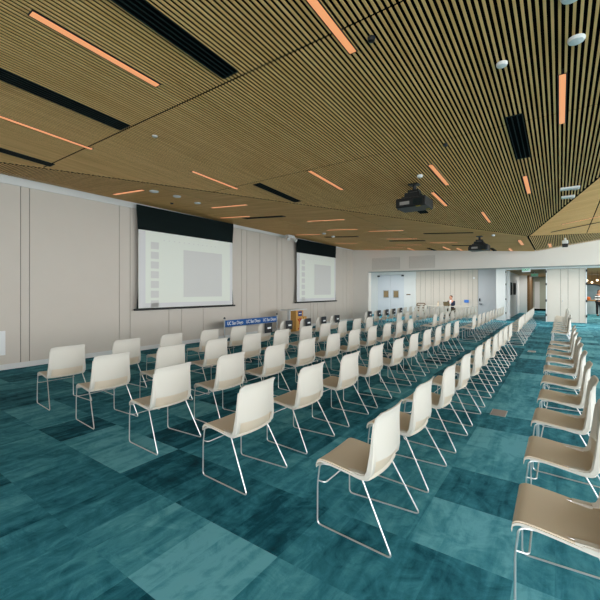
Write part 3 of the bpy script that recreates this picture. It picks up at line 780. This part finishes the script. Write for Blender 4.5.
# man seated behind the long table, facing the room, working on a laptop; local forward = -y
def seated_man(loc, rz):
    t = thing('person', 'seated man in navy jacket and white shirt working at the far table', 'person', loc, rz)
    P_ = [(0, 0, .50), (0, .01, .66), (0, 0, .84), (0, -.02, 1.00), (0, -.03, 1.09), (0, -.05, 1.16), (0, -.07, 1.26),
          (-.17, -.01, .98), (-.24, -.10, .78), (-.16, -.30, .80), (.17, -.01, .98), (.24, -.10, .78), (.14, -.30, .80),
          (-.10, -.05, .49), (-.13, -.42, .50), (-.13, -.40, .12), (-.13, -.52, .05), (.10, -.05, .49), (.13, -.42, .50), (.13, -.44, .12), (.13, -.56, .05)]
    E_ = [(0,1),(1,2),(2,3),(3,4),(4,5),(5,6),(3,7),(7,8),(8,9),(3,10),(10,11),(11,12),(0,13),(13,14),(14,15),(15,16),(0,17),(17,18),(18,19),(19,20)]
    R_ = [(.15,.11),(.13,.10),(.14,.10),(.13,.09),(.055,.055),(.07,.085),(.075,.09),.055,.045,.030,.055,.045,.030,.085,.062,.045,.035,.085,.062,.045,.035]
    body = skin_figure('body', P_, E_, R_, M['skin'], t)
    hb = bmesh.new(); ball(hb, (0, -.06, 1.21), .078, .095, .115, 20); ball(hb, (0, -.158, 1.195), .012, .018, .018, 8)
    for s in (-1, 1): ball(hb, (s*.08, -.05, 1.20), .012, .02, .03, 8)
    hand(hb, (-.16, -.30, .80), (.15, -1, -.05), 1); hand(hb, (.14, -.30, .80), (-.15, -1, -.05), -1)
    # the head and the hands join the body mesh
    me2 = bpy.data.meshes.new('tmp'); hb.to_mesh(me2); hb.free()
    bm = bmesh.new(); bm.from_mesh(body.data); bm.from_mesh(me2); bm.to_mesh(body.data); bm.free()
    for p in body.data.polygons: p.use_smooth = True
    j = [0,1,2,3,7,8,9,10,11,12]; idx = {v: i for i, v in enumerate(j)}
    P2 = [P_[i] for i in j]; E2 = [(idx[a], idx[b]) for a, b in E_ if a in idx and b in idx]
    R2 = [(.17,.13),(.155,.12),(.175,.125),(.165,.115),.072,.058,.042,.072,.058,.042]
    skin_figure('jacket', P2, E2, R2, M['suit'], t)
    skin_figure('shirt', [(0, -.05, .80), (0, -.055, .92), (0, -.05, 1.03), (0, -.04, 1.09)], [(0,1),(1,2),(2,3)], [(.06,.09),(.075,.10),(.08,.085),(.062,.06)], M['shirt'], t)
    j = [0,13,14,15,17,18,19]; idx = {v: i for i, v in enumerate(j)}
    skin_figure('trousers', [P_[i] for i in j], [(idx[a], idx[b]) for a, b in E_ if a in idx and b in idx], [(.165,.125),.105,.078,.062,.105,.078,.062], M['trousers'], t)
    sh = bmesh.new()
    for s, y in ((-1, -.50), (1, -.54)): ball(sh, (s*.13, y, .045), .05, .13, .045, 12)
    obj('shoes', sh, M['dark'], t, True)
    hr = bmesh.new(); ball(hr, (0, -.035, 1.25), .086, .098, .095, 18); obj('hair', hr, M['hair'], t, True)
    face((0, -.065, 1.21), (0, -1, 0), t)
    return t
TX, TY = -4.85, 22.05
seated_man((TX-.30, TY+.50, 0), -.35)
tb = thing('long_table', 'long narrow white table with dark edge before the panelled wall', 'table', (TX-.35, TY, 0))
obj('tabletop', bevel(B(-1.25, 1.15, -.30, .30, .705, .735), .006, 1), mat('tabletop_grey', srgb(196, 188, 176), .4), tb)
for x in (-1.1, 1.0):
    for y in (-.24, .24): obj('leg', B(x-.02, x+.02, y-.02, y+.02, 0, .705), M['steel'], tb)
lp = thing('laptop', 'olive-backed open laptop on the table in front of the man', 'laptop', (TX-.42, TY-.06, .735), -.25)
obj('keyboard_base', bevel(B(-.18, .18, -.02, .22, 0, .016), .004, 1), M['dark'], lp)
lid = B(-.18, .18, -.008, .008, 0, .24); lid.transform(Matrix.Translation((0, -.02, .014)) @ Matrix.Rotation(math.radians(16), 4, 'X')); obj('lid', lid, M['olive'], lp)
dr = thing('pump_bottle', 'small tan bottle standing on the table left of the laptop', 'bottle', (TX-.92, TY, .735))
b_ = bmesh.new(); lathe(b_, [(.05, 0), (.055, .02), (.055, .14), (.03, .17), (.02, .19)], 18); obj('bottle_body', b_, M['seat'], dr, True)
b_ = bmesh.new(); lathe(b_, [(.026, .19), (.026, .23), (.012, .24), (.012, .28)], 12); obj('pump', b_, M['tan'], dr, True)
# task chair of the man and the dark framed chairs
def wood_chair(x, y, rz, label, m):
    t = thing('wooden_armchair', label, 'chair', (x, y, 0), rz)
    obj('seat', bevel(B(-.25, .25, -.24, .24, .42, .47), .01, 1), m, t)
    for s in (-1, 1):
        b_ = bmesh.new(); tube(b_, fillet([(s*.27, -.24, 0), (s*.27, -.24, .60), (s*.27, .22, .62)], .06), .02, 8); obj('arm', b_, m, t, True)
        b_ = bmesh.new(); tube(b_, [(s*.25, .26, 0), (s*.25, .25, .5), (s*.24, .30, .82)], .02, 8); obj('rear_leg', b_, m, t, True)
    b_ = bmesh.new(); tube(b_, fillet([(-.24, .29, .70), (-.22, .30, .86), (.22, .30, .86), (.24, .29, .70)], .08), .028, 8)
    for z in (.56, .69): box(b_, -.24, .24, .27, .29, z, z+.06)
    obj('backrest', b_, m, t)
    return t
wood_chair(-6.75, 21.9, 0.15, 'brown wooden armchair near the bright column before the panelled wall', M['brown'])

# ------------------------------------------------------------------ lounge seen through the right opening
# stool under the seated man
st_ = thing('stool', 'low dark stool under the seated man in the navy jacket', 'stool', (TX-.30, TY+.52, 0))
b_ = bmesh.new(); lathe(b_, [(.17, .30), (.18, .31), (.18, .33), (.17, .34)], 24); obj('seat', b_, M['dark'], st_, True)
b_ = bmesh.new(); lathe(b_, [(.18, 0), (.18, .02), (.03, .04), (.03, .30)], 20); obj('pedestal', b_, M['dark'], st_, True)
ct = thing('reception_counter', 'pale rounded counter with tan top in the lounge beyond the partition', 'counter', (2.1, 33.0, 0))
b_ = bmesh.new(); lathe(b_, [(1.0, 0), (1.02, .1), (1.02, .88), (1.0, .9)], 40); obj('counter_front', b_, mat('counter_pale', srgb(178, 190, 194), .5), ct, True)
b_ = bmesh.new(); lathe(b_, [(1.06, .90), (1.08, .92), (1.08, .95), (1.0, .96)], 40); obj('counter_top', b_, M['tan'], ct, True)
ar = thing('arched_mural', 'blue-grey arched mural panel with dark rim behind the counter', 'mural', (1.95, 36.6, 0))
def arch(bm, w, z0, z1, y0, y1):
    n = 20; pts = [(-w, z0)]+[(-w*math.cos(math.pi*i/n), z1-.75*w+.75*w*math.sin(math.pi*i/n)) for i in range(n+1)]+[(w, z0)]
    a = [bm.verts.new((x, y0, z)) for x, z in pts]; b = [bm.verts.new((x, y1, z)) for x, z in pts]
    bm.faces.new(a); bm.faces.new(b)
    for i in range(len(pts)): j = (i+1) % len(pts); bm.faces.new((a[i], a[j], b[j], b[i]))
b_ = bmesh.new(); arch(b_, 1.1, 0, 2.16, 0, .12); obj('rim', b_, mat('arch_rim', srgb(70, 74, 78), .6), ar)
b_ = bmesh.new(); arch(b_, 1.0, .02, 2.05, -.03, .02)
mm = mat('mural_paint', srgb(150, 172, 182), .7, noise=.5, nscale=1.6); obj('painted_panel', b_, mm, ar)
cu = bmesh.new(); ball(cu, (0, 0, .12), .12, .11, .12, 18)
o = obj('orange_planter', cu, mat('orange_glaze', srgb(206, 110, 52), .5), None, True); o.location = (1.62, 32.6, .962); tag(o, 'round orange planter standing on the lounge counter', 'planter')
for k, (x, y) in enumerate(((1.48, 31.5), (1.80, 32.4), (2.02, 31.4))):
    t = thing('pendant_lamp', ['leftmost glowing globe pendant in the lounge', 'middle, lowest glowing globe pendant in the lounge', 'rightmost glowing globe pendant in the lounge'][k], 'lamp', (x, y, 2.92), 0, 'lounge pendant lamps')
    b_ = bmesh.new(); tube(b_, [(0, 0, 0), (0, 0, -.55-.12*(k == 1))], .008, 6); obj('cord', b_, M['dark'], t)
    b_ = bmesh.new(); ball(b_, (0, 0, -.62-.12*(k == 1)), .07, .07, .07, 16); obj('globe', b_, mat('globe_glow', (1, .9, .75, 1), .4, emit=(1, .75, .5, 1), es=2.2), t, True)

# person in a striped top, standing in the lounge, cut by the right frame edge
def stripe_mat():
    m = mat('striped_cloth', (1, 1, 1, 1), .8); n = m.node_tree; b = n.nodes['Principled BSDF']
    tc = n.nodes.new('ShaderNodeTexCoord'); w = n.nodes.new('ShaderNodeTexWave'); w.bands_direction = 'Z'; w.inputs['Scale'].default_value = 1.9
    r = n.nodes.new('ShaderNodeValToRGB'); r.color_ramp.interpolation = 'CONSTANT'; r.color_ramp.elements[0].color = (.01, .01, .015, 1)
    r.color_ramp.elements[1].position = .5; r.color_ramp.elements[1].color = (.8, .8, .8, 1)
    n.links.new(tc.outputs['Object'], w.inputs['Vector']); n.links.new(w.outputs['Fac'], r.inputs[0]); n.links.new(r.outputs[0], b.inputs['Base Color']); return m
def standing_person(loc, rz):
    t = thing('person', 'dark-haired person in black and white striped top standing in the lounge', 'person', loc, rz)
    P_ = [(0, 0, .90), (0, 0, 1.05), (0, 0, 1.22), (0, 0, 1.36), (0, 0, 1.43), (0, -.01, 1.50), (0, -.01, 1.58),
          (-.16, 0, 1.34), (-.22, .0, 1.08), (-.17, -.18, .95), (.16, 0, 1.34), (.22, .0, 1.08), (.17, -.18, .95),
          (-.09, 0, .86), (-.10, 0, .48), (-.10, .01, .09), (-.10, -.12, .04), (.09, 0, .86), (.10, -.02, .48), (.10, -.01, .09), (.10, -.14, .04)]
    E_ = [(0,1),(1,2),(2,3),(3,4),(4,5),(5,6),(3,7),(7,8),(8,9),(3,10),(10,11),(11,12),(0,13),(13,14),(14,15),(15,16),(0,17),(17,18),(18,19),(19,20)]
    R_ = [(.14,.10),(.12,.09),(.13,.10),(.12,.08),(.05,.05),(.065,.08),(.07,.085),.048,.038,.026,.048,.038,.026,.080,.055,.036,.032,.080,.055,.036,.032]
    body = skin_figure('body', P_, E_, R_, M['skin'], t)
    hb = bmesh.new(); ball(hb, (0, -.01, 1.545), .074, .09, .108, 20); ball(hb, (0, -.10, 1.53), .011, .016, .016, 8)
    for s in (-1, 1): ball(hb, (s*.076, 0, 1.54), .012, .02, .028, 8)
    hand(hb, (-.17, -.18, .95), (.3, -1, 0), 1); hand(hb, (.17, -.18, .95), (-.3, -1, 0), -1)
    me2 = bpy.data.meshes.new('tmp'); hb.to_mesh(me2); hb.free()
    bm = bmesh.new(); bm.from_mesh(body.data); bm.from_mesh(me2); bm.to_mesh(body.data); bm.free()
    for p in body.data.polygons: p.use_smooth = True
    j = [0,1,2,3,7,8,9,10,11,12]; idx = {v: i for i, v in enumerate(j)}
    skin_figure('striped_top', [P_[i] for i in j], [(idx[a], idx[b]) for a, b in E_ if a in idx and b in idx], [(.155,.115),(.14,.108),(.15,.115),(.135,.095),.062,.05,.036,.062,.05,.036], stripe_mat(), t)
    j = [0,13,14,15,17,18,19]; idx = {v: i for i, v in enumerate(j)}
    skin_figure('trousers', [P_[i] for i in j], [(idx[a], idx[b]) for a, b in E_ if a in idx and b in idx], [(.15,.11),.098,.075,.06,.098,.075,.06], mat('black_cloth', (.01, .01, .012, 1), .8), t)
    hr = bmesh.new(); ball(hr, (0, .02, 1.575), .086, .09, .10, 18); ball(hr, (0, .06, 1.47), .07, .05, .12, 14); obj('hair', hr, mat('hair_dark', srgb(36, 26, 24), .8), t, True)
    sh = bmesh.new()
    for s, y in ((-1, -.07), (1, -.09)): ball(sh, (s*.10, y, .04), .045, .13, .04, 12)
    obj('shoes', sh, M['dark'], t, True)
    face((0, -.015, 1.545), (0, -1, 0), t)
standing_person((2.02, 30.1, 0), .5)
